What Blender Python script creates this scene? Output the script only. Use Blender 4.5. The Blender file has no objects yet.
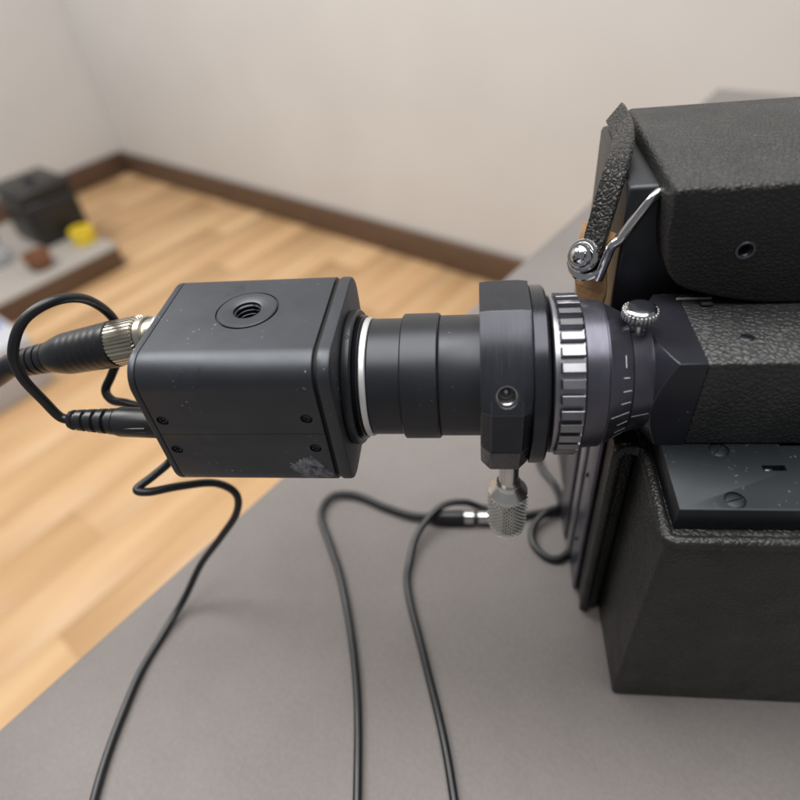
import bpy, bmesh, math, random
from mathutils import Vector, Matrix
random.seed(7)
S = 0.001                                   # every length below is in millimetres
scene = bpy.context.scene
COL = scene.collection

# ------------------------------------------------------------------ camera
cd = bpy.data.cameras.new('camera'); cam = bpy.data.objects.new('camera', cd); COL.objects.link(cam)
cd.sensor_width = 36.0; cd.lens = 26.685; cd.clip_start = 0.01; cd.clip_end = 50.0
R3 = Matrix(((0.9914118, 0.01074029, 0.13033526), (0.08865268, 0.67748338, -0.73017599), (-0.09614228, 0.73545966, 0.67071286)))
cam.matrix_world = Matrix.Translation(Vector((14.4695, -114.0878, 96.6285)) * S) @ R3.to_4x4()
cd.dof.use_dof = True; cd.dof.focus_distance = 0.146; cd.dof.aperture_fstop = 8.2
scene.camera = cam

# ------------------------------------------------------------------ light
world = bpy.data.worlds.new('World'); scene.world = world; world.use_nodes = True
bg = world.node_tree.nodes['Background']; bg.inputs[0].default_value = (0.93, 0.96, 1.0, 1); bg.inputs[1].default_value = 0.19
def area(name, loc, target, sx, sy, power, col):
    l = bpy.data.lights.new(name, 'AREA'); l.shape = 'RECTANGLE'; l.size = sx; l.size_y = sy; l.energy = power; l.color = col
    o = bpy.data.objects.new(name, l); COL.objects.link(o); o.location = loc
    o.rotation_euler = (Vector(target) - Vector(loc)).to_track_quat('-Z', 'Y').to_euler()
    return o
area('ceiling_lamp', (-0.05, 0.12, 1.55), (-0.05, 0.12, 0), 1.6, 1.5, 46, (1.0, 0.985, 0.96))
area('ceiling_lamp', (-1.5, 0.7, 1.55), (-1.3, 0.9, -0.85), 1.3, 0.9, 40, (1.0, 0.985, 0.96))
vs = scene.view_settings; vs.view_transform = 'Standard'; vs.look = 'None'; vs.exposure = 0.0; vs.gamma = 1.0; vs.use_curve_mapping = False

# ------------------------------------------------------------------ materials
MAT = {}
def mat(name, col, rough=0.5, metal=0.0, spec=0.5, bump=None, coat=0.0, tint=None, extra=None):
    m = bpy.data.materials.new(name); m.use_nodes = True; nt = m.node_tree; b = nt.nodes['Principled BSDF']
    b.inputs['Base Color'].default_value = (*col, 1); b.inputs['Roughness'].default_value = rough
    b.inputs['Metallic'].default_value = metal; b.inputs['Specular IOR Level'].default_value = spec
    b.inputs['Coat Weight'].default_value = coat
    if tint: b.inputs['Specular Tint'].default_value = (*tint, 1)
    if extra: extra(nt, b)
    MAT[name] = m
    return m
def N(nt, t, **kw):
    n = nt.nodes.new(t)
    for k, v in kw.items():
        if k in n.inputs: n.inputs[k].default_value = v
        else: setattr(n, k, v)
    return n
def coords(nt, scale=(1, 1, 1), rot=(0, 0, 0)):
    c = N(nt, 'ShaderNodeTexCoord'); mp = N(nt, 'ShaderNodeMapping')
    mp.inputs['Scale'].default_value = scale; mp.inputs['Rotation'].default_value = rot
    nt.links.new(c.outputs['Object'], mp.inputs['Vector']); return mp.outputs['Vector']
def ramp(nt, fac, stops):
    r = N(nt, 'ShaderNodeValToRGB'); e = r.color_ramp.elements
    while len(e) < len(stops): e.new(0.5)
    for k, (p, c) in enumerate(stops):
        e[k].position = p; e[k].color = (*c, 1) if len(c) == 3 else c
    nt.links.new(fac, r.inputs['Fac']); return r.outputs['Color']
def noise(nt, vec, sc, det=4, rough=0.55):
    n = N(nt, 'ShaderNodeTexNoise', Scale=sc, Detail=det, Roughness=rough); nt.links.new(vec, n.inputs['Vector']); return n.outputs['Fac']
def g(x): return (x, x, x)
def bumpn(nt, b, h, strength, dist):
    bn = N(nt, 'ShaderNodeBump', Strength=strength, Distance=dist); nt.links.new(h, bn.inputs['Height'])
    nt.links.new(bn.outputs['Normal'], b.inputs['Normal'])
def mixc(nt, fac, a, c):
    mx = N(nt, 'ShaderNodeMix', data_type='RGBA')
    nt.links.new(fac, mx.inputs[0])
    for s, v in ((6, a), (7, c)):
        if isinstance(v, tuple): mx.inputs[s].default_value = (*v, 1)
        else: nt.links.new(v, mx.inputs[s])
    return mx.outputs[2]

def worn(base, speck, rlo, rhi, sp_thr=0.735, bscale=2600, bs=0.10, smudge=False):
    def ex(nt, b):
        v = coords(nt)
        n1 = noise(nt, v, 90, 5, .6)
        n2 = noise(nt, v, 1100, 2, .5)
        mask = N(nt, 'ShaderNodeMath', operation='MULTIPLY')
        nt.links.new(ramp(nt, n1, [(.50, g(0)), (.66, g(1))]), mask.inputs[0]); nt.links.new(ramp(nt, n2, [(sp_thr - .04, g(0)), (sp_thr, g(1))]), mask.inputs[1])
        sm = ramp(nt, noise(nt, v, 45, 4, .65), [(.35, tuple(c * .72 for c in base)), (.62, base), (.8, tuple(c * 1.25 for c in base))])
        nt.links.new(mixc(nt, mask.outputs[0], sm, speck), b.inputs['Base Color'])
        rb = ramp(nt, noise(nt, v, 60, 6, .7), [(.3, g(rlo)), (.7, g(rhi))])
        if smudge:                                     # greasy finger marks: patches with another gloss
            sv = coords(nt, (1, .35, 1), (0, 0, .9)); sm2 = ramp(nt, noise(nt, sv, 130, 5, .7), [(.62, g(0)), (.76, g(1))])
            rb = mixc(nt, sm2, rb, (rlo * .68,) * 3)
        nt.links.new(rb, b.inputs['Roughness'])
        bumpn(nt, b, noise(nt, v, bscale, 2), bs, 0.0001)
    return ex
mat('black_paint', g(.02), .45, spec=.9, tint=(.86, .92, 1.0), extra=worn((.0140, .0145, .0190), (.34, .34, .36), .40, .52, .742, smudge=True))
mat('black_anodised', g(.02), .42, spec=.6, tint=(.90, .94, 1.0), extra=worn((.0115, .012, .0145), (.22, .22, .24), .34, .44, .76, 1600, .05))
mat('black_bare', g(.006), .7)
def brushed(base, rlo, rhi, strength=.25):
    def ex(nt, b):
        v = coords(nt, (1, .03, .03)); h = noise(nt, v, 5200, 3, .6)
        nt.links.new(ramp(nt, h, [(.3, g(rlo)), (.7, g(rhi))]), b.inputs['Roughness'])
        nt.links.new(ramp(nt, noise(nt, coords(nt), 70, 4), [(.3, tuple(c * .8 for c in base)), (.7, tuple(c * 1.2 for c in base))]), b.inputs['Base Color'])
        bumpn(nt, b, h, strength, 0.00004)
    return ex
mat('black_machined', g(.03), .33, metal=.6, extra=brushed((.034, .036, .044), .17, .30))
mat('gunmetal', (.2, .2, .24), .36, metal=.85, extra=brushed((.120, .118, .146), .26, .36, .04))
mat('gunmetal_light', (.3, .3, .33), .3, metal=.95, extra=brushed((.31, .31, .34), .27, .38, .05))
mat('prism_paint', (.05, .05, .06), .38, metal=.5, extra=worn((.036, .037, .048), (.35, .35, .38), .26, .36, .75, 3000, .04))
mat('steel', g(.78), .24, metal=1.0, extra=brushed((.80, .775, .74), .16, .28, .1))
mat('turned_steel', g(.8), .4, metal=1.0, extra=brushed((.86, .84, .81), .26, .38, .2))
mat('chrome', g(.75), .10, metal=1.0, extra=worn((.74, .74, .75), (.3, .3, .3), .06, .20, .8, 900, .06))
mat('nickel', (.72, .67, .57), .28, metal=1.0, extra=worn((.70, .66, .57), (.3, .28, .22), .22, .36, .75))
mat('silver_ring', g(.75), .42, metal=.75, extra=brushed((.78, .78, .78), .36, .46, .08))
mat('rubber', g(.02), .42, extra=worn((.013, .0135, .016), (.12, .12, .13), .28, .42, .76, 1500, .06))
def leather(base, sc, strength, rlo, rhi, dust=.02):
    def ex(nt, b):
        v = coords(nt)
        wob = N(nt, 'ShaderNodeTexNoise', Scale=sc * .6, Detail=2); nt.links.new(v, wob.inputs['Vector'])
        add = N(nt, 'ShaderNodeMix', data_type='VECTOR'); add.inputs[0].default_value = .0009
        nt.links.new(v, add.inputs[4]); nt.links.new(wob.outputs['Color'], add.inputs[5])
        vo = N(nt, 'ShaderNodeTexVoronoi', feature='DISTANCE_TO_EDGE', Scale=sc, Randomness=1.0); nt.links.new(add.outputs[1], vo.inputs['Vector'])
        h = ramp(nt, vo.outputs['Distance'], [(0, g(0)), (.18, g(.75)), (.45, g(1))])
        bumpn(nt, b, h, strength, 0.0004)
        dn = ramp(nt, noise(nt, v, 55, 5, .65), [(.35, base), (.75, tuple(c + dust for c in base))])
        nt.links.new(dn, b.inputs['Base Color'])
        nt.links.new(ramp(nt, noise(nt, v, 120, 4), [(.3, g(rlo)), (.7, g(rhi))]), b.inputs['Roughness'])
    return ex
mat('pebble_leather', g(.02), .42, spec=.6, extra=leather((.018, .0185, .019), 740, .5, .34, .48))
mat('fine_leather', g(.014), .5, extra=leather((.009, .0092, .0095), 900, .5, .36, .52, .008))
mat('case_leather', g(.02), .45, spec=.45, extra=leather((.009, .009, .0085), 760, .35, .30, .46, .012))
mat('strap_leather', g(.02), .4, extra=leather((.016, .016, .016), 900, 1.0, .3, .45))
mat('tan_leather', (.45, .25, .10), .6, extra=leather((.42, .24, .10), 500, .15, .5, .7, .05))
mat('plate_paint', (.03, .032, .034), .36, spec=.36, tint=(.9, .97, 1.0), extra=worn((.013, .0155, .018), (.20, .21, .20), .38, .50, .70, 1800, .07))
mat('white_fill', g(.75), .6)
mat('dust_edge', (.30, .29, .27), .8)
def tape_x(nt, b):
    v = coords(nt); c = ramp(nt, noise(nt, v, 420, 6, .75), [(.40, (.035, .037, .05)), (.50, (.15, .155, .18)), (.68, (.30, .31, .34))])
    nt.links.new(c, b.inputs['Base Color']); bumpn(nt, b, noise(nt, v, 900, 3), .5, .0003)
mat('worn_tape', (.2, .2, .22), .5, metal=.3, extra=tape_x)
def mat_x(nt, b):
    v = coords(nt)
    c = ramp(nt, noise(nt, v, 9, 6, .7), [(.3, (.145, .130, .123)), (.7, (.190, .172, .164))])
    sp = ramp(nt, noise(nt, v, 700, 2, .6), [(.35, g(.94)), (.7, g(1.05))])
    mx = N(nt, 'ShaderNodeMix', data_type='RGBA', blend_type='MULTIPLY'); mx.inputs[0].default_value = 1
    nt.links.new(c, mx.inputs[6]); nt.links.new(sp, mx.inputs[7]); nt.links.new(mx.outputs[2], b.inputs['Base Color'])
    bumpn(nt, b, noise(nt, v, 900, 3), .15, .0003)
mat('table_mat', g(.35), .62, spec=.35, extra=mat_x)
mat('table_edge', (.20, .16, .13), .5)
def wood_x(nt, b):
    oi = N(nt, 'ShaderNodeObjectInfo'); c = N(nt, 'ShaderNodeTexCoord'); off = N(nt, 'ShaderNodeVectorMath', operation='ADD')
    sc = N(nt, 'ShaderNodeVectorMath', operation='SCALE'); sc.inputs['Scale'].default_value = 1
    cmb = N(nt, 'ShaderNodeCombineXYZ'); mul = N(nt, 'ShaderNodeMath', operation='MULTIPLY'); mul.inputs[1].default_value = 37.0
    nt.links.new(oi.outputs['Random'], mul.inputs[0])
    for k in range(3): nt.links.new(mul.outputs[0], cmb.inputs[k])
    nt.links.new(c.outputs['Object'], off.inputs[0]); nt.links.new(cmb.outputs[0], off.inputs[1])
    mp = N(nt, 'ShaderNodeMapping'); mp.inputs['Scale'].default_value = (14, 1.1, 1); nt.links.new(off.outputs[0], mp.inputs['Vector'])
    f = noise(nt, mp.outputs[0], 1.6, 5, .6)
    a = ramp(nt, f, [(.28, (.48, .285, .135)), (.50, (.57, .36, .185)), (.74, (.64, .44, .25))])
    t = ramp(nt, oi.outputs['Random'], [(0, (.93, .91, .89)), (.5, g(1)), (1, (1.04, 1.05, 1.05))])
    mx = N(nt, 'ShaderNodeMix', data_type='RGBA', blend_type='MULTIPLY'); mx.inputs[0].default_value = 1
    nt.links.new(a, mx.inputs[6]); nt.links.new(t, mx.inputs[7]); nt.links.new(mx.outputs[2], b.inputs['Base Color'])
mat('oak_plank', (.6, .38, .18), .45, extra=wood_x)
mat('subfloor', (.30, .17, .07), .7)
def wall_x(nt, b):
    c = ramp(nt, noise(nt, coords(nt), 3, 4), [(.3, (.62, .605, .59)), (.7, (.66, .645, .63))]); nt.links.new(c, b.inputs['Base Color'])
mat('wall_paint', g(.66), .8, extra=wall_x)
def brown_x(nt, b):
    c = ramp(nt, noise(nt, coords(nt, (2, 2, 30)), 6, 4), [(.3, (.085, .048, .030)), (.7, (.14, .085, .055))]); nt.links.new(c, b.inputs['Base Color'])
mat('brown_wood', (.1, .06, .04), .5, extra=brown_x)
mat('platform_top', (.36, .33, .30), .6)
mat('black_plastic', g(.015), .4); mat('yellow_plastic', (.75, .55, .03), .4); mat('brown_clay', (.22, .10, .05), .6)
mat('grey_cloth', (.42, .44, .47), .8); mat('white_card', (.48, .49, .53), .6); mat('blue_print', (.08, .09, .38), .5)

# ------------------------------------------------------------------ mesh helpers (millimetres in, metres out)
def mesh(name, verts, faces, smooth=35):
    me = bpy.data.meshes.new(name); me.from_pydata([(x * S, y * S, z * S) for x, y, z in verts], [], faces); me.validate()
    bm = bmesh.new(); bm.from_mesh(me); bmesh.ops.recalc_face_normals(bm, faces=bm.faces); bm.to_mesh(me); bm.free()
    if smooth:
        me.polygons.foreach_set('use_smooth', [True] * len(me.polygons)); me.set_sharp_from_angle(angle=math.radians(smooth))
    return me
def obj(name, me, m, parent=None):
    if isinstance(me, tuple): me = mesh(name, *me)
    o = bpy.data.objects.new(name, me); COL.objects.link(o)
    if m and not me.materials: me.materials.append(MAT[m])
    if parent:
        o.parent = parent
        if parent.type == 'EMPTY': o.location = -parent.location
    return o
def thing(name, label, cat, loc, group=None):
    o = bpy.data.objects.new(name, None); COL.objects.link(o); o.empty_display_size = .01
    o.location = Vector(loc) * S; o['label'] = label; o['category'] = cat
    if group: o['group'] = group
    return o
def tag(o, label, cat, group=None):
    o['label'] = label; o['category'] = cat
    if group: o['group'] = group
    return o
def lathe(prof, n=96, axis='X', c=(0, 0, 0), closed=False):
    """prof: (along, radius); spun about the axis through c; ends capped unless closed (a ring section)"""
    V, F = [], []
    for a, r in prof:
        for k in range(n):
            t = 2 * math.pi * k / n; p, q = r * math.cos(t), r * math.sin(t)
            V.append({'X': (c[0] + a, c[1] + p, c[2] + q), 'Y': (c[0] + q, c[1] + a, c[2] + p), 'Z': (c[0] + p, c[1] + q, c[2] + a)}[axis])
    m = len(prof)
    for i in range(m if closed else m - 1):
        j = (i + 1) % m
        for k in range(n):
            l = (k + 1) % n; F.append((i * n + k, i * n + l, j * n + l, j * n + k))
    if not closed:
        F.append(tuple(range(n))); F.append(tuple((m - 1) * n + k for k in range(n)))
    return V, F
def loft(rings, cap=True):
    n = len(rings[0]); V = [p for r in rings for p in r]; F = []
    for i in range(len(rings) - 1):
        for k in range(n):
            l = (k + 1) % n; F.append((i * n + k, i * n + l, (i + 1) * n + l, (i + 1) * n + k))
    if cap: F.append(tuple(range(n))); F.append(tuple((len(rings) - 1) * n + k for k in range(n)))
    return V, F
def box(x0, x1, y0, y1, z0, z1, bev=0.0, seg=2, name='box'):
    bm = bmesh.new(); bmesh.ops.create_cube(bm, size=1)
    for v in bm.verts: v.co = Vector(((x0 + x1) / 2 + v.co.x * (x1 - x0), (y0 + y1) / 2 + v.co.y * (y1 - y0), (z0 + z1) / 2 + v.co.z * (z1 - z0))) * S
    if bev: bmesh.ops.bevel(bm, geom=list(bm.edges), offset=bev * S, segments=seg, profile=.5, affect='EDGES')
    me = bpy.data.meshes.new(name); bm.to_mesh(me); bm.free()
    if bev: me.polygons.foreach_set('use_smooth', [True] * len(me.polygons)); me.set_sharp_from_angle(angle=math.radians(50))
    return me
def prism(outline, axis, a0, a1, bev=0.0, seg=2, name='prism'):
    """outline: 2-D points; axis 'Y': (x, z) extruded in y; axis 'Z': (x, y) extruded in z"""
    bm = bmesh.new()
    f = lambda p, a: Vector((p[0], a, p[1]) if axis == 'Y' else (p[0], p[1], a)) * S
    lo = [bm.verts.new(f(p, a0)) for p in outline]; hi = [bm.verts.new(f(p, a1)) for p in outline]; n = len(outline)
    bm.faces.new(lo); bm.faces.new(hi)
    for k in range(n): bm.faces.new((lo[k], lo[(k + 1) % n], hi[(k + 1) % n], hi[k]))
    bmesh.ops.recalc_face_normals(bm, faces=bm.faces)
    if bev:
        es = [e for e in bm.edges if len(e.link_faces) == 2 and e.calc_face_angle(0) > math.radians(40)]
        bmesh.ops.bevel(bm, geom=es, offset=bev * S, segments=seg, profile=.5, affect='EDGES', clamp_overlap=True)
    me = bpy.data.meshes.new(name); bm.to_mesh(me); bm.free()
    me.polygons.foreach_set('use_smooth', [True] * len(me.polygons)); me.set_sharp_from_angle(angle=math.radians(35))
    return me
def spline(pts, sub=10):
    P = [Vector(p) for p in pts]; out = []
    for i in range(len(P) - 1):
        a, b, c, d = P[max(i - 1, 0)], P[i], P[i + 1], P[min(i + 2, len(P) - 1)]
        for k in range(sub):
            t = k / sub
            out.append(.5 * ((2 * b) + (c - a) * t + (2 * a - 5 * b + 4 * c - d) * t * t + (3 * b - a - 3 * c + d) * t ** 3))
    out.append(P[-1]); return out
def sweep(path, rad, n=20, flat=None):
    """tube along a list of points; rad a number or one per point; flat = (half width, half height) for a strap"""
    P = [Vector(p) for p in path]; rings = []
    up = Vector((0.13, 0.31, 1)); t0 = (P[1] - P[0]).normalized(); s = t0.cross(up).normalized()
    for i, p in enumerate(P):
        t = (P[min(i + 1, len(P) - 1)] - P[max(i - 1, 0)]).normalized()
        s = (s - t * s.dot(t)).normalized(); w = t.cross(s); r = rad[i] if isinstance(rad, (list, tuple)) else rad
        rings.append([tuple(p + s * (r * math.cos(2 * math.pi * k / n)) + w * (r * math.sin(2 * math.pi * k / n))) for k in range(n)])
    return loft(rings)
def cut(o, cutters):
    """real holes: subtract closed meshes from a part, keep the result as plain mesh data"""
    tmp = []
    for c in cutters:
        k = bpy.data.objects.new('cutter', mesh('cutter', *c) if isinstance(c, tuple) else c); COL.objects.link(k); tmp.append(k)
        k.parent = o.parent; k.location = o.location
        md = o.modifiers.new('hole', 'BOOLEAN'); md.operation = 'DIFFERENCE'; md.solver = 'EXACT'; md.object = k
    bpy.context.view_layer.update()
    dg = bpy.context.evaluated_depsgraph_get()
    me = bpy.data.meshes.new_from_object(o.evaluated_get(dg)); o.modifiers.clear(); o.data = me
    for k in tmp: bpy.data.objects.remove(k)
    me.polygons.foreach_set('use_smooth', [True] * len(me.polygons)); me.set_sharp_from_angle(angle=math.radians(32))

def edge_wear(o, width, ang, m=None):
    md = o.modifiers.new('edge', 'BEVEL'); md.width = width * S; md.segments = 2; md.limit_method = 'ANGLE'; md.angle_limit = math.radians(ang); md.harden_normals = False
    if m: o.data.materials.append(MAT[m]); md.material = 1

# ------------------------------------------------------------------ the setting: floor, walls, table
u = Vector((.545, .838, 0)).normalized(); v = Vector((u.y, -u.x, 0)); ANG = math.atan2(v.y, v.x)
def room(a, b, z): p = v * a + u * b; return Vector((p.x, p.y, z))
def room_box(name, a0, a1, b0, b1, z0, z1, m, parent=None, bev=0):
    me = box(-(a1 - a0) / 2, (a1 - a0) / 2, -(b1 - b0) / 2, (b1 - b0) / 2, z0, z1, bev, 2, name)
    o = obj(name, me, m); c = room((a0 + a1) / 2, (b0 + b1) / 2, 0) * S
    if parent and parent.type == 'EMPTY':                      # the empty stands in the room's own direction
        o.parent = parent; o.location = parent.matrix_basis.inverted() @ c
    else:
        o.location = c; o.rotation_euler.z = ANG
        if parent: o.parent = parent; o.rotation_euler.z = 0; o.location = parent.matrix_basis.inverted() @ c
    return o
FLOOR = -850
fl = room_box('floor', -2700, 900, -1100, 1240, FLOOR - 30, FLOOR - 12, 'subfloor'); fl['kind'] = 'structure'
pm = box(-59.75, 59.75, -449.75, 449.75, -12, 0, .4, 1, 'plank')
a = -2640; row = 0
while a < 860:
    b = -1100 + (row * 370) % 900 - 450
    while b < 1240:
        if b > -1500:
            p = obj('plank', pm, 'oak_plank', None); p.parent = fl
            p.location = fl.matrix_basis.inverted() @ (room(a, min(b + 450, 1240 - 450 + 0), FLOOR) * S) if b + 900 <= 1240 else fl.matrix_basis.inverted() @ (room(a, b + 450, FLOOR) * S)
        b += 900
    a += 120; row += 1
wb = room_box('wall_far', -2700, 900, 1240, 1340, FLOOR - 30, 1500, 'wall_paint'); wb['kind'] = 'structure'
room_box('baseboard', -2700, 900, 1224, 1239.5, FLOOR + .5, FLOOR + 95, 'brown_wood', wb, 3)
wl = room_box('wall_left', -2800, -2702, -1100, 1339, FLOOR - 30, 1500, 'wall_paint'); wl['kind'] = 'structure'
room_box('baseboard', -2701, -2686, -1100, 1222, FLOOR + .5, FLOOR + 95, 'brown_wood', wl, 3)

def room_thing(name, label, cat, a, b, z):
    o = thing(name, label, cat, room(a, b, z)); o.rotation_euler.z = ANG; return o
t = room_thing('work_table', 'grey topped work table that the film camera stands on', 'table', 260, 240, FLOOR)
room_box('table_top', -88, 620, -420, 600, -106, -100, 'table_mat', t, 1.5)
room_box('table_board', -86, 618, -418, 598, -130, -106.2, 'table_edge', t, 1.5)
for a, b in ((0, -330), (0, 510), (530, -330), (530, 510)):
    room_box('leg', a - 25, a + 25, b - 25, b + 25, FLOOR + .3, -130.2, 'black_plastic', t, 3)

PT = FLOOR + 80
t = room_thing('low_platform', 'low platform with grey top and dark brown wooden side on the floor', 'platform', -2200, 60, FLOOR)
room_box('side_board', -2470, -1880, -900, 709, FLOOR + .3, PT - 8, 'brown_wood', t, 2)
room_box('platform_top', -2475, -1876, -905, 713, PT - 7.8, PT, 'platform_top', t, 2)
# things kept on the platform
t = room_thing('equipment_case', 'black equipment case standing on the low grey platform', 'case', -2230, 600, PT)
room_box('case_body', -2300, -2090, 560, 740, PT + .3, PT + 150, 'black_plastic', t, 14)
room_box('case_lid', -2302, -2088, 558, 742, PT + 150.5, PT + 190, 'black_plastic', t, 12)
room_box('handle', -2230, -2160, 640, 660, PT + 190.5, PT + 205, 'rubber', t, 5)
def placed_lathe(name, prof, a, b, m, label, cat):
    o = obj(name, mesh(name, *lathe(prof, 40, 'Z')), m); o.location = room(a, b, PT + .3) * S; tag(o, label, cat); return o
placed_lathe('clay_pot', [(0, 30), (4, 34), (45, 44), (50, 44), (50, 39), (12, 31), (12, .5)], -1975, 490, 'brown_clay', 'small round brown pot on the low grey platform', 'pot')
placed_lathe('tape_roll', [(0, 38), (2, 40), (46, 40), (48, 38), (48, 26), (46, 25), (2, 25), (0, 26)], -2010, 668, 'yellow_plastic', 'yellow roll of tape on the low platform beside the black case', 'tape roll')
cb = []
for k in range(9):
    s = k / 8; cb.append([(80 * (1 - .35 * s ** 2) * math.cos(q) * (1 + .14 * math.sin(3 * q + k)), 65 * (1 - .35 * s ** 2) * math.sin(q) * (1 + .12 * math.cos(4 * q + 2 * k)), 130 * s + 8 * math.sin(2 * q)*s) for q in [2 * math.pi * j / 28 for j in range(28)]])
o = obj('cloth_bag', mesh('cloth_bag', *loft(cb)), 'grey_cloth'); o.location = room(-2180, 400, PT + .3) * S; tag(o, 'crumpled pale grey cloth bag on the low platform', 'bag')
t = room_thing('carton', 'white carton with a blue stripe standing on the wood floor', 'box', -1620, 98, FLOOR)
room_box('carton_body', -1760, -1485, -42, 238, FLOOR + .3, FLOOR + 150, 'white_card', t, 3)
room_box('blue_stripe', -1640, -1595, -30, 226, FLOOR + 150.2, FLOOR + 150.8, 'blue_print', t)

# ------------------------------------------------------------------ box video camera
vc = thing('video_camera', 'small black box video camera with round threaded socket on its top', 'video camera', (-40, 0, -20))
def rsq(h, r, half=None, n=10):
    """rounded square outline (y, z); half 'up'/'down' closes it along the seam at z = 0"""
    pts = []
    qs = {'up': ((1, 1, 0), (-1, 1, 90)), 'down': ((-1, -1, 180), (1, -1, 270)), None: ((1, 1, 0), (-1, 1, 90), (-1, -1, 180), (1, -1, 270))}[half]
    if half: pts.append((h if half == 'up' else -h, .07 if half == 'up' else -.07))
    for sy, sz, a0 in qs:
        for k in range(n + 1):
            q = math.radians(a0 + 90 * k / n); pts.append((sy * (h - r) + r * math.cos(q), sz * (h - r) + r * math.sin(q)))
    if half: pts.append((-h if half == 'up' else h, .07 if half == 'up' else -.07))
    return pts
def slab(x0, x1, h, r, e=.35, half=None):
    rings = []
    for x, i in ((x0, e), (x0 + e * .3, e * .3), (x0 + e, 0), (x1 - e, 0), (x1 - e * .3, e * .3), (x1, e)):
        ring = rsq(h - i, r - i, half)
        rings.append([(x, y, z) for y, z in ring])
    return loft(rings)
HX, HY = -40.4, 1.6                       # socket centre on the top face
up = obj('top_cover', slab(-61.6, -20.9, 20.3, 6.8, .25, 'up'), 'black_paint', vc)
sk_cut = lathe([(8, 3.9), (30, 3.9)], 48, 'Z', (HX, HY, .3))
rc_cut = lathe([(19.45, 7.75), (30, 7.75)], 64, 'Z', (HX, HY, .3))
scr = [(-59.3, 4.6), (-24.3, 4.9), (-59.3, -5.3), (-24.1, -4.9)]
cut(up, [sk_cut, rc_cut] + [lathe([(-30, 1.42), (-19.65, 1.42)], 32, 'Y', (x, 0, z)) for x, z in scr[:2]])
lo = obj('bottom_cover', slab(-61.6, -20.9, 20.3, 6.8, .25, 'down'), 'black_paint', vc)
cut(lo, [lathe([(-30, 1.42), (-19.65, 1.42)], 32, 'Y', (x, 0, z)) for x, z in scr[2:]])
obj('back_plate', slab(-63.5, -61.72, 20.3, 6.8, .5), 'black_paint', vc)
obj('front_plate', slab(-20.1, -16.9, 20.3, 6.8, .8), 'black_paint', vc)
obj('gasket', slab(-20.9, -20.1, 19.4, 6.2, .02), 'black_bare', vc)
sk = obj('thread_socket', lathe([(19.5, 7.3), (20.1, 7.3), (20.3, 7.05), (20.3, 4.0), (20.0, 3.45), (19.5, 3.4), (19.5, 3.8)], 72, 'Z', (HX, HY, .3), True), 'black_paint', vc)
th = []
for k in range(9): th += [(19.4 - k * 1.15, 3.35), (19.15 - k * 1.15, 3.0), (18.75 - k * 1.15, 3.0), (18.5 - k * 1.15, 3.35)]
obj('thread', lathe([(19.4, 3.85)] + th + [(8.6, 3.85)], 56, 'Z', (HX, HY, .3), True), 'black_machined', sk)
obj('socket_floor', lathe([(8.2, 3.85), (8.5, 3.85)], 40, 'Z', (HX, HY, .3)), 'black_bare', sk)
def screw_head(name, c, r, m, parent, axis='Y', dirn=-1, cross=True, ang=0.6, w=.22, dome=.35):
    """pan head with a milled drive; c is the centre of its seat"""
    prof = [(0, r * .9)] + [(dirn * dome * s, r * math.sqrt(max(1 - (s * .82) ** 2, 0)) if s > .3 else r) for s in (.15, .35, .6, .8)] + [(dirn * dome, r * .35)]
    o = obj(name, lathe(prof, 36, axis, c), m, parent)
    cs = []
    L = r * (1.1 if not cross else .62)
    for q in ((ang, ang + math.pi / 2) if cross else (ang,)):
        V = []
        for d in (dirn * dome * 2.2, dirn * dome * .30):
            for s1, s2 in ((-1, -1), (1, -1), (1, 1), (-1, 1)):
                p = s1 * L * math.cos(q) - s2 * w * math.sin(q); k = s1 * L * math.sin(q) + s2 * w * math.cos(q)
                V.append((c[0] + p, c[1] + d, c[2] + k) if axis == 'Y' else (c[0] + p, c[1] + k, c[2] + d))
        cs.append((V, [(0, 1, 2, 3), (4, 5, 6, 7), (0, 1, 5, 4), (1, 2, 6, 5), (2, 3, 7, 6), (3, 0, 4, 7)]))
    cut(o, cs); return o
for k, (x, z) in enumerate(scr):
    screw_head('screw', (x, -19.64, z), 1.3, 'black_machined', vc, ang=.5 + .7 * k, dome=.55)
mr = obj('mount_ring', lathe([(-16.9, 16.2), (-16.6, 17.0), (-16.2, 17.15), (-14.9, 17.15), (-14.5, 16.8), (-14.4, 15.6), (-14.4, 12), (-16.9, 12)], 120, closed=True), 'black_anodised', vc)
qa = math.radians(103)
obj('set_screw', lathe([(16.9, .55), (17.22, .55), (17.22, .3), (17.0, .28), (17.0, .02)], 20, 'Z', (-15.5, 0, 0)), 'black_bare', mr).rotation_euler.x = math.radians(17)
tp = [(-32.0, -11.7), (-30.9, -10.2), (-30.4, -10.6), (-29.9, -9.6), (-29.4, -9.9), (-28.9, -8.7), (-28.3, -9.1), (-27.8, -8.1), (-27.3, -8.4), (-26.8, -7.3), (-26.2, -7.7), (-25.7, -6.9), (-24.9, -8.6), (-22.9, -11.6), (-21.1, -14.6), (-22.6, -16.0), (-25.8, -16.0), (-29.1, -15.6), (-29.8, -14.2), (-30.8, -13.0)]
def on_side(z, e): return -(13.5 + math.sqrt(6.8 ** 2 - max(-13.5 - z, 0) ** 2)) - e      # the cover's rounded lower edge
tp = tp[:14] + [(-21.7, -13.4), (-30.6, -13.4)]                    # the flat part; the rest bends round the lower edge
n_ = len(tp); V_ = [(x, on_side(z, .012), z) for x, z in tp] + [(x, on_side(z, .09), z) for x, z in tp]
tq = obj('tape_patch', (V_, [tuple(range(n_)), tuple(range(n_, 2 * n_))] + [(k, (k + 1) % n_, n_ + (k + 1) % n_, n_ + k) for k in range(n_)], 60), 'worn_tape', vc)
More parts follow.
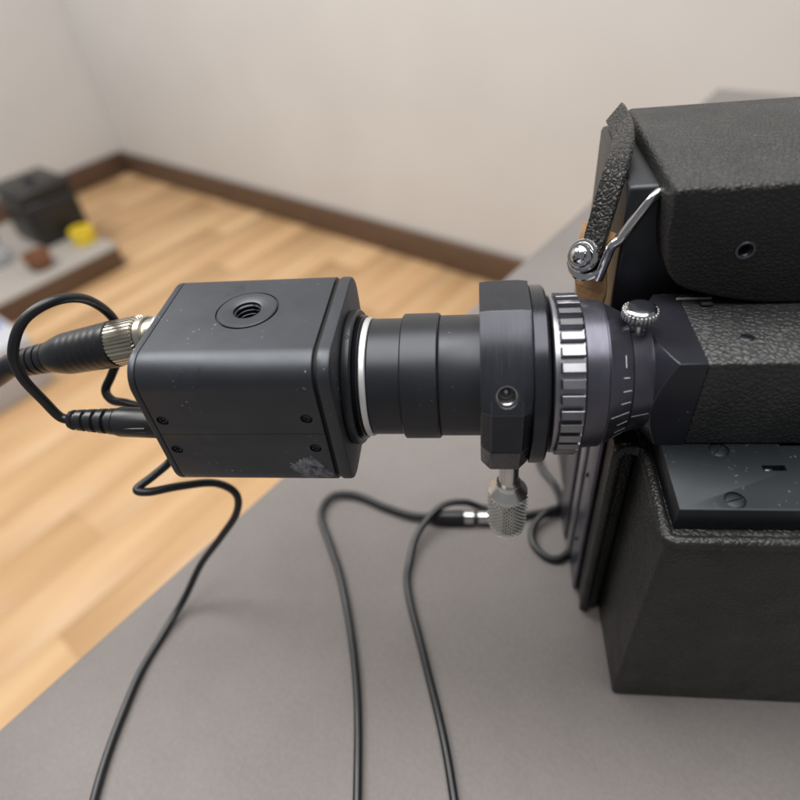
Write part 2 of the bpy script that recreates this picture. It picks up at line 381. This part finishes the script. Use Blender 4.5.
rows = [[(x0, on_side(z, .012), z), (x0, on_side(z, .09), z), (x1, on_side(z, .09), z), (x1, on_side(z, .012), z)] for x0, x1, z in ((-30.6, -21.7, -13.41), (-30.1, -21.4, -14.1), (-29.8, -21.3, -14.8), (-29.4, -21.9, -15.5), (-29.0, -22.8, -16.2), (-27, -23.6, -16.7))]
obj('tape_fold', (*loft(rows), 60), 'worn_tape', tq)

# ------------------------------------------------------------------ relay lens tube
rl = thing('relay_lens', 'black stepped lens tube with a bare silver ring behind the box video camera', 'lens', (0, 0, -15.8))
rl['label'] = 'black stepped lens tube with a silver ring between box camera and clamp'
obj('mount_thread', lathe([(-14.3, 15.3)] + [q for k in range(3) for q in ((-14.25 + k * .4, 15.75), (-14.05 + k * .4, 15.3))] + [(-13.1, 15.4), (-13.1, 12), (-14.3, 12)], 96, closed=True), 'black_machined', rl)
obj('silver_ring', lathe([(-13.05, 14.8), (-12.8, 15.1), (-11.7, 15.1), (-11.45, 14.9), (-11.45, 12), (-13.05, 12)], 120, closed=True), 'silver_ring', rl)
obj('rear_tube', lathe([(-11.4, 14.3), (-11.1, 14.65), (-3.6, 14.65), (-3.6, 12), (-11.4, 12)], 120, closed=True), 'black_anodised', rl)
obj('sleeve', lathe([(-3.55, 15.3), (-3.2, 15.7), (5.0, 15.7), (5.4, 15.4), (5.4, 12), (-3.55, 12)], 120, closed=True), 'black_anodised', rl)
obj('front_tube', lathe([(5.45, 14.95), (5.6, 15.05), (24, 15.05), (24, 12), (5.45, 12)], 120, closed=True), 'black_anodised', rl)

# ------------------------------------------------------------------ clamp with thumb screw
cl = thing('clamp_collar', 'black faceted clamp collar with a knurled steel thumb screw hanging below it', 'clamp', (21, -9, -55))
EL = 40.3                                  # facet angles are measured from the side facing the operator
def pol(r, deg): q = math.radians(deg); return (-r * math.cos(q), r * math.sin(q))     # (y, z)
def facet_ring(x, inset, keep, verts):
    return [(x, *pol(r - (inset if k in keep else .35), d)) for k, (d, r) in enumerate(verts)]
UPV = [(-11, 15.3), (-10, 22.9), (18.5, 23.8)] + [(18.5 + 58 * k / 8, 23.8 + (23.4 - 23.8) * k / 8 - (1.7 * math.sin(math.pi * k / 8))) for k in range(1, 8)] + [(76.5, 23.4), (112, 23.3), (146, 23.3), (192, 23.3), (193, 15.3)]
LOV = [(-12.4, 15.3), (-11.8, 22.7), (-43, 23.4), (-75, 23.2), (-110, 23.3), (-146, 23.3), (-166, 23.3), (-165.6, 15.3)]
for nm, vs_, keep in (('upper_jaw', UPV, {1: 1, 2: 1, 3: .55, 4: .2}), ('lower_jaw', LOV, {1: 1, 2: 1})):
    full = lambda x: [(x, *pol(r, d)) for d, r in vs_]
    inner = {0, len(vs_) - 1}
    # the bore follows the round tube
    def bore(x, ins):
        ring = []
        for k, (d, r) in enumerate(vs_):
            rr = r if k in inner else r - ins * (2.3 * keep[k] if k in keep else .3)
            ring.append((x, *pol(rr, d)))
        d0, d1 = vs_[-1][0], vs_[0][0]
        for j in range(1, 24): ring.append((x, *pol(15.2, d0 + (d1 - d0) * j / 24)))
        return ring
    rings = [bore(15.0, 1), bore(15.35, .78), bore(17.3, 0), bore(24.0, 0), bore(25.9, .78), bore(26.2, 1)]
    obj(nm, mesh(nm, *loft(rings), smooth=14), 'black_machined', cl)
obj('end_ring', lathe([(26.25, 20.5), (26.3, 21.5), (26.55, 21.75), (29.3, 21.75), (29.9, 21.2), (30.0, 20), (30.0, 15.3), (26.25, 15.3)], 128, closed=True), 'black_machined', cl)
# grub screw on the operator's facet
gx, gd = 20.6, 28
UJ = [o for o in bpy.data.objects if o.name == 'upper_jaw'][0]
gq = math.radians(gd); R_ = Matrix.Rotation(math.radians(90 - gd), 3, 'X')
V_, F_ = lathe([(15.8, 2.35), (30, 2.35)], 40, 'Z', (gx, 0, 0)); cut(UJ, [([tuple(R_ @ Vector(p)) for p in V_], F_)])
UJ.data.set_sharp_from_angle(angle=math.radians(21))
for o in cl.children:
    if 'jaw' in o.name: edge_wear(o, .16, 22, 'gunmetal')
ss = obj('grub_screw', lathe([(15.9, 1.75), (17.6, 1.75), (18.3, 1.2), (18.7, .6), (18.8, .03)], 30, 'Z', (gx, 0, 0)), 'chrome', cl); ss.rotation_euler.x = math.radians(90 - gd)
o = obj('grub_thread', lathe([(21.6 - .30 * k, 2.30 if k % 2 else 1.98) for k in range(19)] + [(16.2, 2.34), (21.6, 2.34)], 30, 'Z', (gx, 0, 0), True), 'steel', cl); o.rotation_euler.x = math.radians(90 - gd)
def knurl(x, y, z0, z1, r, n, rows, amp, res=4):
    nt, nz = n * res, rows * res; rings = []
    tri = lambda s: abs((s % 1) * 2 - 1)
    rings.append([(x + (r - amp) * math.cos(2 * math.pi * j / nt), y + (r - amp) * math.sin(2 * math.pi * j / nt), z0) for j in range(nt)])
    for i in range(nz + 1):
        s = i / nz; row = []
        for j in range(nt):
            h = min(tri(j / res * 1.0 + s * rows), tri(j / res * 1.0 - s * rows))
            e = min(1, 6 * s, 6 * (1 - s)); rr = r - amp + amp * 1.6 * h * e
            q = 2 * math.pi * j / nt; row.append((x + rr * math.cos(q), y + rr * math.sin(q), z0 + (z1 - z0) * s))
        rings.append(row)
    rings.append([(x + (r - amp) * math.cos(2 * math.pi * j / nt), y + (r - amp) * math.sin(2 * math.pi * j / nt), z1) for j in range(nt)])
    return loft(rings)
TX, TY = 22.4, -9.0
ts = obj('thumb_screw', mesh('thumb_screw', *knurl(TX, TY, -49.6, -34.0, 5.45, 26, 10, .48, 6), smooth=0), 'steel', cl)
obj('shoulder', lathe([(-34.1, 5.0), (-33.8, 5.3), (-31.6, 3.5), (-31.4, 3.45), (-30.3, 3.4), (-30.1, 3.2)], 64, 'Z', (TX, TY, 0)), 'turned_steel', ts)
obj('stem', lathe([(-30.8, 2.65), (-16.5, 2.65)], 48, 'Z', (TX, TY, 0)), 'steel', ts)
obj('tip', lathe([(-50.6, 4.2), (-49.6, 5.0)], 64, 'Z', (TX, TY, 0)), 'steel', ts)

# ------------------------------------------------------------------ film camera with its viewfinder
fc = thing('film_camera', 'large black leather covered film camera with viewfinder arm and chrome fittings', 'film camera', (85, 30, -100))
gr = obj('grip_ring', lathe([(30.7, 17), (30.8, 19.0), (31.1, 19.25), (31.7, 19.25), (31.9, 18.2), (32.2, 18.2), (37.6, 18.2), (37.7, 17)], 136), 'gunmetal_light', fc)
NT = 34
tooth = None
for k in range(NT):
    if tooth is None:
        pts = [(32.2, -1.08, 18.0), (32.2, 1.08, 18.0), (37.6, 1.08, 18.0), (37.6, -1.08, 18.0), (32.5, -1.0, 19.75), (32.5, 1.0, 19.4), (37.35, 1.0, 19.4), (37.35, -1.0, 19.75)]
        bm = bmesh.new(); me0 = mesh('tooth', pts, [(0, 1, 2, 3), (4, 5, 6, 7), (0, 1, 5, 4), (1, 2, 6, 5), (2, 3, 7, 6), (3, 0, 4, 7)], 0)
        bm.from_mesh(me0); bmesh.ops.bevel(bm, geom=[e for e in bm.edges if min(vv.co.z for vv in e.verts) > .019], offset=.00008, segments=1, affect='EDGES'); bm.to_mesh(me0); bm.free()
        tooth = me0
    o = obj('tooth', tooth, 'gunmetal_light', gr); o.rotation_euler.x = 2 * math.pi * (k + .35) / NT
fr = obj('focus_barrel', lathe([(37.75, 17.0), (37.8, 18.0), (38.0, 18.15), (42.6, 17.75), (42.75, 17.5), (42.75, 14)], 120), 'gunmetal', fc)
sr = obj('scale_ring', lathe([(42.8, 14), (42.85, 17.45), (43.0, 17.5), (48.2, 14.7), (48.3, 14.4), (48.3, 12)], 120), 'gunmetal', fc)
nk = obj('neck', lathe([(48.3, 12), (48.4, 14.3), (48.55, 14.45), (55.4, 12.7), (58, 12.0), (58, 9)], 120), 'gunmetal', fc)
def mark(x0, x1, deg, w, parent, r0, r1, name='scale_mark'):
    """thin filled line lying in the cone's surface; deg from the operator's side, upwards"""
    V = []
    for x, r in ((x0, r0), (x1, r1)):
        for s in (-1, 1):
            q = math.radians(deg) + s * w / r / 2
            for e in (-.12, .03): V.append((x, -(r + e) * math.cos(q), (r + e) * math.sin(q)))
    return obj(name, (V, [(0, 1, 3, 2), (4, 5, 7, 6), (0, 1, 5, 4), (2, 3, 7, 6), (0, 2, 6, 4), (1, 3, 7, 5)], 0), 'white_fill', parent)
cone = lambda x: 17.5 + (14.7 - 17.5) * (x - 43.0) / 5.2
for x0, x1, d in ((45.9, 47.3, 36), (45.9, 47.9, 25), (45.7, 47.9, 14.5), (43.6, 47.9, 4), (45.5, 47.9, -7), (45.4, 47.9, -18), (45.4, 47.9, -29), (43.6, 47.9, -40)):
    mark(x0, x1, d, .16, sr, cone(x0), cone(x1))
arc = [(x, -(cone(x) + e) * math.cos(math.radians(q)), (cone(x) + e) * math.sin(math.radians(q))) for q in (44, 46, 48, 50, 52, 54) for x, e in ((46.4, -.1), (46.4, .03), (46.56, .03), (46.56, -.1))]
obj('scale_mark', (*loft([arc[4 * k:4 * k + 4] for k in range(6)]), 0), 'white_fill', sr)
mark(48.7, 52.6, -3.5, .14, nk, 14.4, 13.4, 'index_line')
# coned square housing
BY0, BY1, BZ0, BZ1 = -13.2, 13.6, -11.4, 13.2
def sq(q):
    c, s = math.cos(q), math.sin(q); t = []
    if c > 1e-6: t.append(BY1 / c)
    if c < -1e-6: t.append(BY0 / c)
    if s > 1e-6: t.append(BZ1 / s)
    if s < -1e-6: t.append(BZ0 / s)
    return min(t)
angs = sorted(set([2 * math.pi * k / 160 for k in range(160)] + [math.atan2(b, a) % (2 * math.pi) for a in (BY0, BY1) for b in (BZ0, BZ1)]))
r_in, x_in, slope = 10.6, 51.4, 1.55            # cone: radius grows with x
rings = [[], [], [], []]
for q in angs:
    rr = sq(q); xi = x_in + (rr - r_in) / slope
    rings[0].append((x_in, r_in * math.cos(q), r_in * math.sin(q))); rings[1].append((xi, rr * math.cos(q), rr * math.sin(q)))
    rings[2].append((62.2, rr * math.cos(q), rr * math.sin(q))); rings[3].append((62.3, (rr - .1) * math.cos(q), (rr - .1) * math.sin(q)))
obj('prism_housing', mesh('prism_housing', *loft(rings), smooth=22), 'prism_paint', fc)
edge_wear(bpy.data.objects['prism_housing'], .12, 24, 'gunmetal')
arm = obj('viewfinder_arm', box(62.35, 150, -13.0, 14, -11.4, 13.0, .7, 3), 'pebble_leather', fc)
screw_head('screw', (72.6, -4.2, 12.95), 1.5, 'black_machined', arm, 'Z', 1, False, -.5, .2, .35)
obj('edge_strip', box(61.5, 69.5, 10.8, 11.5, 13.02, 13.5, .15, 1), 'dust_edge', arm)
obj('dark_notch', box(66.2, 69.0, 7.8, 9.2, 13.02, 13.9, .3, 1), 'black_bare', arm)  # dark notch drawn as a raised block, its darkness put into the colour
# thumb nut on the neck
kx, ky, kz = 49.9, -1.6, 0
tn = obj('thumb_nut', lathe([(12.5, 1.9), (16.0, 1.9), (16.2, 2.3), (17.2, 3.3), (17.5, 3.5), (19.3, 3.6), (19.7, 3.35), (20.0, 2.9), (20.1, 1.6)], 64, 'Z', (kx, ky, kz)), 'chrome', fc)
rib = None
for k in range(26):
    if rib is None: rib = box(3.45, 3.85, -.22, .22, 17.4, 19.4, .12, 1, 'rib')
    o = obj('rib', rib, 'chrome', tn); o.location = Vector((kx, ky, 0)) * S; o.rotation_euler.z = 2 * math.pi * k / 26
obj('black_cap', lathe([(19.9, 2.9), (20.12, 2.75), (20.3, 2.2), (20.36, 1.2), (20.38, .2)], 48, 'Z', (kx, ky, 0)), 'black_machined', tn)
# cover plate below the arm, in the rim of the lower case
pl = obj('cover_plate', prism([(57.0, -32.0), (150, -31.6), (150, 12), (57.6, 12)], 'Z', -18.6, -11.5, .45, 2, 'cover_plate'), 'plate_paint', fc)
cut(pl, [box(77.5, 82.4, -21.0, -19.4, -13.3, -10), box(83.5, 90, -13.4, -11.2, -13.5, -10)] + [lathe([(-12.0, 2.25), (-10, 2.25)], 40, 'Z', (x, y, 0)) for x, y in ((69.9, -14.6), (69.0, -29.3))])
screw_head('screw', (69.9, -14.6, -12.02), 2.12, 'plate_paint', pl, 'Z', 1, False, .75, .2, .5)
screw_head('screw', (69.0, -29.3, -12.02), 2.12, 'plate_paint', pl, 'Z', 1, False, .28, .2, .5)
obj('slider', box(77.9, 79.6, -20.9, -20.0, -12.7, -11.7, .15, 1), 'gunmetal', pl)
obj('lower_case', prism([(54.6, -36.0), (150, -35.6), (150, 60), (54.6, 60)], 'Z', -99.6, -18.7, 1.2, 3, 'lower_case'), 'case_leather', fc)
bead = [(150, -35.0, -18.6)] + [(x, -35.4, -18.6) for x in (120, 90, 70, 60)] + [(57.2, -35.3, -18.6), (55.7, -34.6, -18.6), (55.2, -32.8, -18.6), (55.3, -26, -18.6), (55.5, -16, -18.6), (55.4, -10.5, -18.4), (54.2, -8.6, -18.2), (51.6, -8.0, -18.4), (50.0, -8.0, -19.8), (49.6, -8.0, -23), (49.6, -8.2, -40), (49.6, -8.2, -70), (49.6, -8.2, -98)]
obj('rim_bead', sweep(spline(bead, 8), 1.55, 16), 'case_leather', fc)
fb = obj('front_block', box(48.6, 54.5, -7.6, 70, -99.6, -17.5, 1.0, 2), 'case_leather', fc)
obj('trim_strip', box(47.0, 48.5, -1.0, 9.5, -99, -22, .5, 2), 'gunmetal', fb)
obj('trim_strip', box(46.6, 48.5, 12.0, 17.0, -99, -22, .5, 2), 'gunmetal_light', fb)
obj('trim_strip', box(46.2, 48.5, 20.0, 34.0, -99, -22, .5, 2), 'gunmetal', fb)
for z in (-45, -78): screw_head('screw', (48.0, -8.1 + 14, z), 1.6, 'black_machined', fb, 'Y', -1, False, .4, .2, .4)
# upper body behind the arm
ub = [(54.7, 42), (54.8, 39), (55.6, 30), (56.6, 24.5), (57.9, 21.2), (59.8, 18.9), (62.5, 17.4), (68, 15.6), (75, 13.9), (80, 13.2), (90, 12.9), (150, 12.9), (150, 42)]
ubm = obj('upper_body', prism(ub, 'Y', 8.0, 60, 1.3, 3, 'upper_body'), 'fine_leather', fc)
hc = (72.1, 27.3)
cut(ubm, [lathe([(4, 2.0), (14, 2.0)], 40, 'Y', (hc[0], 0, hc[1]))])
hs = obj('threaded_hole', lathe([(7.85, 2.1), (7.7, 1.95), (7.75, 1.6)] + [q for k in range(6) for q in ((8.2 + k * .6, 1.45), (8.5 + k * .6, 1.65))] + [(12, 1.95), (8.05, 1.95)], 40, 'Y', (hc[0], 0, hc[1]), True), 'gunmetal', ubm)
obj('hole_floor', lathe([(11.4, 1.9), (11.8, 1.9)], 30, 'Y', (hc[0], 0, hc[1])), 'black_bare', hs)
obj('inner_body', box(48.6, 100, 19, 60, -17.3, 38, 1.2, 2), 'black_anodised', fc)
# carrying strap, its rivets and the chrome lever

fw = Vector((-.62, -.62, .48)).normalized()                 # the way the strap's face looks
def strap(name, wid, shift, off, half, m, parent, mid):
    P = spline(mid, 6); rings = []; n = len(P)
    for i, p in enumerate(P):
        t_ = (P[min(i + 1, n - 1)] - P[max(i - 1, 0)]).normalized(); n_ = (fw - t_ * fw.dot(t_)).normalized(); w = t_.cross(n_)
        e = min(i, 8) / 8; W = wid * (math.sqrt(max(1 - (1 - e) ** 2, 0)) * .75 + .25); c = p + n_ * off + w * shift
        rings.append([tuple(c + w * (W * a) + n_ * (half * b)) for a, b in ((-1, -.6), (-.93, -1), (.93, -1), (1, -.6), (1, .6), (.93, 1), (-.93, 1), (-1, .6))])
    return obj(name, mesh(name, *loft(rings), smooth=40), m, parent)
mid = [(43.4, 20.4, 5), (42.7, 20.6, 11), (42.0, 21, 18), (42.6, 21.6, 24), (43.6, 22.6, 29), (44.8, 24.4, 34), (46.6, 28, 38.6), (48.8, 34, 40.3), (50.6, 42, 40.4), (51.4, 50, 40.3), (51.6, 58, 40.2)]
sp = strap('strap', 2.9, .9, .75, .7, 'strap_leather', fc, mid[2:])
strap('strap_lining', 4.5, .4, -.7, .65, 'tan_leather', sp, mid[:4] + [(43.4, 22.3, 27)])
M3 = Matrix.Identity(3)
def frame(o_, d, l):
    """turn a shape spun about +X so that +X points along d from o_"""
    q = Vector((1, 0, 0)).rotation_difference(Vector(d).normalized()); V, F = l
    return [tuple(q @ Vector(p) + Vector(o_)) for p in V], F
rp = Vector((40.9, 20.2, 20.6)) + fw * .6
rv = obj('rivet', frame(rp, fw, lathe([(0, 4.0), (.6, 4.1), (1.0, 3.8), (1.1, 3.2), (1.8, 3.1), (2.2, 2.8), (2.3, 2.1), (3.1, 1.9), (3.6, 1.3), (3.8, .2)], 48)), 'chrome', fc)
obj('washer', frame(rp - fw * .55 + Vector((.5, .2, -1.6)), fw + Vector((.1, 0, .1)), lathe([(0, 4.6), (.25, 4.9), (.5, 4.6), (.55, 3.0)], 48)), 'chrome', rv)
obj('lever', sweep(spline([(57.5, 19.2, 36.5), (55, 18.4, 36.6), (52.9, 17.6, 35), (50.3, 17.5, 30.6), (48.8, 17.5, 27.7), (47.9, 17.5, 26.0), (46.3, 17.5, 24.6), (45.5, 17.5, 21.6), (44.8, 17.5, 18.4), (44.2, 17.5, 15.6)], 8), 1.2, 14), 'chrome', fc)

# ------------------------------------------------------------------ signal cable with screw-on connector
sg = thing('signal_cable', 'thick black cable with knurled silver connector nut at the back of the box camera', 'cable', (-120, 6, -5))
so, sd = Vector((-63.6, 4.6, 12.3)), Vector((-1, .02, -.20))
def ribbed(x0, x1, r, n, amp, sub=4):
    nt = n * sub; rings = []
    for x, k in ((x0, .93), (x0 + .35, 1), (x1 - .35, 1), (x1, .93)):
        rings.append([(x, (r * k - (amp if j % sub in (0,) else 0)) * math.cos(2 * math.pi * j / nt), (r * k - (amp if j % sub in (0,) else 0)) * math.sin(2 * math.pi * j / nt)) for j in range(nt)])
    return loft(rings)
obj('socket', frame(so, sd, lathe([(0.1, 5.4), (2.5, 5.4), (2.7, 4.6), (10, 4.6)], 48)), 'nickel', sg)
obj('nut', mesh('nut', *frame(so, sd, ribbed(8.4, 17.2, 6.1, 36, .42)), smooth=20), 'nickel', sg)
obj('nut_collar', frame(so, sd, lathe([(6.0, 5.0), (6.3, 5.5), (8.1, 5.5), (8.3, 5.2)], 48)), 'nickel', sg)
pr = [(17.2, 5.6), (17.5, 6.2)]
for k in range(7): pr += [(18.4 + k * 2.3, 6.25 - k * .08), (19.6 + k * 2.3, 6.22 - k * .08), (20.2 + k * 2.3, 6.1 - k * .08)]
pr += [(34.6, 5.6), (37.2, 5.0), (39.5, 4.4), (40, 4.1)]
bt = obj('boot', frame(so, sd, lathe(pr, 56)), 'rubber', sg)
pr = [(39.9, 3.6)]
for k in range(5): pr += [(40.1 + k * 2.6, 4.25 - k * .1), (41.9 + k * 2.6, 4.2 - k * .1), (42.05 + k * 2.6, 3.35), (42.5 + k * 2.6, 3.35)]
obj('strain_relief', frame(so, sd, lathe(pr, 48)), 'rubber', bt)
dn = sd.normalized(); e = so + dn * 51
obj('cable_sheath', sweep(spline([tuple(so + dn * 50), tuple(so + dn * 54), (-127, 5.6, -3.8), (-142, 5, -10), (-165, 5, -20), (-200, 6, -40), (-235, 8, -75)], 8), 3.2, 24), 'rubber', sg)

# ------------------------------------------------------------------ thin power cable with moulded plug
pw = thing('power_cable', 'thin black power cable looping from a ribbed plug at the back of the box camera', 'cable', (-90, -12, -5))
po, pd = Vector((-63.6, -11.0, -5.6)), Vector((-1, .0, .06))
pg = obj('plug', frame(po, pd, lathe([(0.1, 3.7), (1.0, 3.95), (14.5, 3.95), (15.6, 3.7), (15.7, 2.6)], 48)), 'rubber', pw)
pr = [(15.6, 2.4)]
for k in range(4): pr += [(15.9 + k * 2.9, 3.55 - k * .22), (17.6 + k * 2.9, 3.45 - k * .22), (17.75 + k * 2.9, 2.5 - k * .1), (18.4 + k * 2.9, 2.5 - k * .1)]
pr += [(27.6, 2.7), (28.6, 2.4), (28.9, 1.3)]
obj('strain_relief', frame(po, pd, lathe(pr, 44)), 'rubber', pg)
for dz in (.0, 1.3): obj('grip_ridge', box(-75.2, -69.6, -15.02, -14.2, -5.1 + dz, -4.75 + dz, .1, 1), 'rubber', pg)
e = po + pd.normalized() * 28
PW = [tuple(e), tuple(e + Vector((-3, -.1, 1.2))), (-96.3, -10.9, 2.8), (-97.3, -11.4, 11.3), (-96.0, -10.7, 18.5), (-92.4, -6.3, 24.6), (-87.1, -0.4, 26.0), (-84.4, 6.7, 21.7), (-84.4, 12.6, 12.0), (-86.5, 13.7, 1.9), (-90.7, 9.2, -5.2), (-92.6, 5.9, -8.5), (-90.0, 3.4, -10.2), (-85.0, 2.5, -10.7), (-79.9, 2.7, -14.3), (-74.5, 0.5, -23.8), (-76.8, -2.6, -29.0), (-81.1, -7.3, -30.8), (-85.0, -11.6, -31.9), (-81.3, -12.0, -32.6), (-74.5, -7.5, -35.4), (-66.7, -2.3, -40.2), (-62.7, -0.4, -47.9), (-65.2, -1.3, -57.3), (-74.0, -2.8, -69.2), (-85.0, -5.0, -83), (-93, -12, -95), (-98, -24, -98.7), (-101, -44, -98.7), (-98, -80, -98.7), (-80, -140, -98.7)]
obj('cable_sheath', sweep(spline(PW, 10), 1.25, 18), 'rubber', pw)

# ------------------------------------------------------------------ cables lying on the table
ca = thing('plugged_cable', 'thin dark cable on the grey table ending in a barrel plug with bright rings', 'cable', (0, 28, -100))
obj('cable_sheath', sweep(spline([(-20, -75, -98.6), (-24, -45, -98.6), (-29.2, -23, -98.6), (-36.7, -.4, -98.6), (-43.6, 14.7, -98.4), (-50, 28.9, -98), (-47, 38.2, -97.6), (-37.2, 38.9, -97.4), (-23.8, 32.9, -97.4), (-13.1, 29, -97.4), (-4.5, 28, -97.2)], 10), 1.3, 16), 'rubber', ca)
obj('plug_barrel', frame((-6.5, 27.9, -97.1), (1, 0, 0), lathe([(0, 1.4), (2, 1.9), (4, 2.6), (13.5, 2.75), (15, 2.5)], 40)), 'rubber', ca)
obj('bright_ring', frame((-6.5, 27.9, -97.1), (1, 0, 0), lathe([(15.05, 2.4), (15.3, 2.65), (18.6, 2.65), (18.9, 2.3)], 40)), 'chrome', ca)
obj('insulator', frame((-6.5, 27.9, -97.1), (1, 0, 0), lathe([(18.95, 1.8), (20.4, 1.8)], 32)), 'rubber', ca)
obj('bright_ring', frame((-6.5, 27.9, -97.1), (1, 0, 0), lathe([(20.45, 2.1), (20.7, 2.4), (25, 2.4), (26, 1.6)], 40)), 'chrome', ca)
cb2 = obj('coiled_cable', sweep(spline([(10, -85, -98.6), (4, -55, -98.6), (-3.8, -28.6, -98.6), (-11.4, -3.6, -98.6), (-11.6, 8.8, -98.2), (-8.6, 20.1, -95.6), (-.3, 29.8, -92.9), (8.5, 33, -94.2), (15, 33.2, -97.4), (22, 32, -98.5), (29, 29.5, -98.5), (36.3, 31.4, -98.5), (45.3, 32.5, -98.5), (49.6, 27.4, -98.5), (48.8, 17, -98.5), (43.8, 11.2, -98.5), (38.5, 11.9, -98.5), (34.5, 17.5, -98.3), (35, 24.3, -97.5), (40.1, 30, -95.8), (46, 34, -96.5), (45.5, 45, -98.5), (40, 60, -98.5), (45, 90, -98.5), (70, 110, -98.5)], 10), 1.3, 16), 'rubber')
tag(cb2, 'thin dark cable lying in a small loop on the grey table beside the film camera', 'cable')
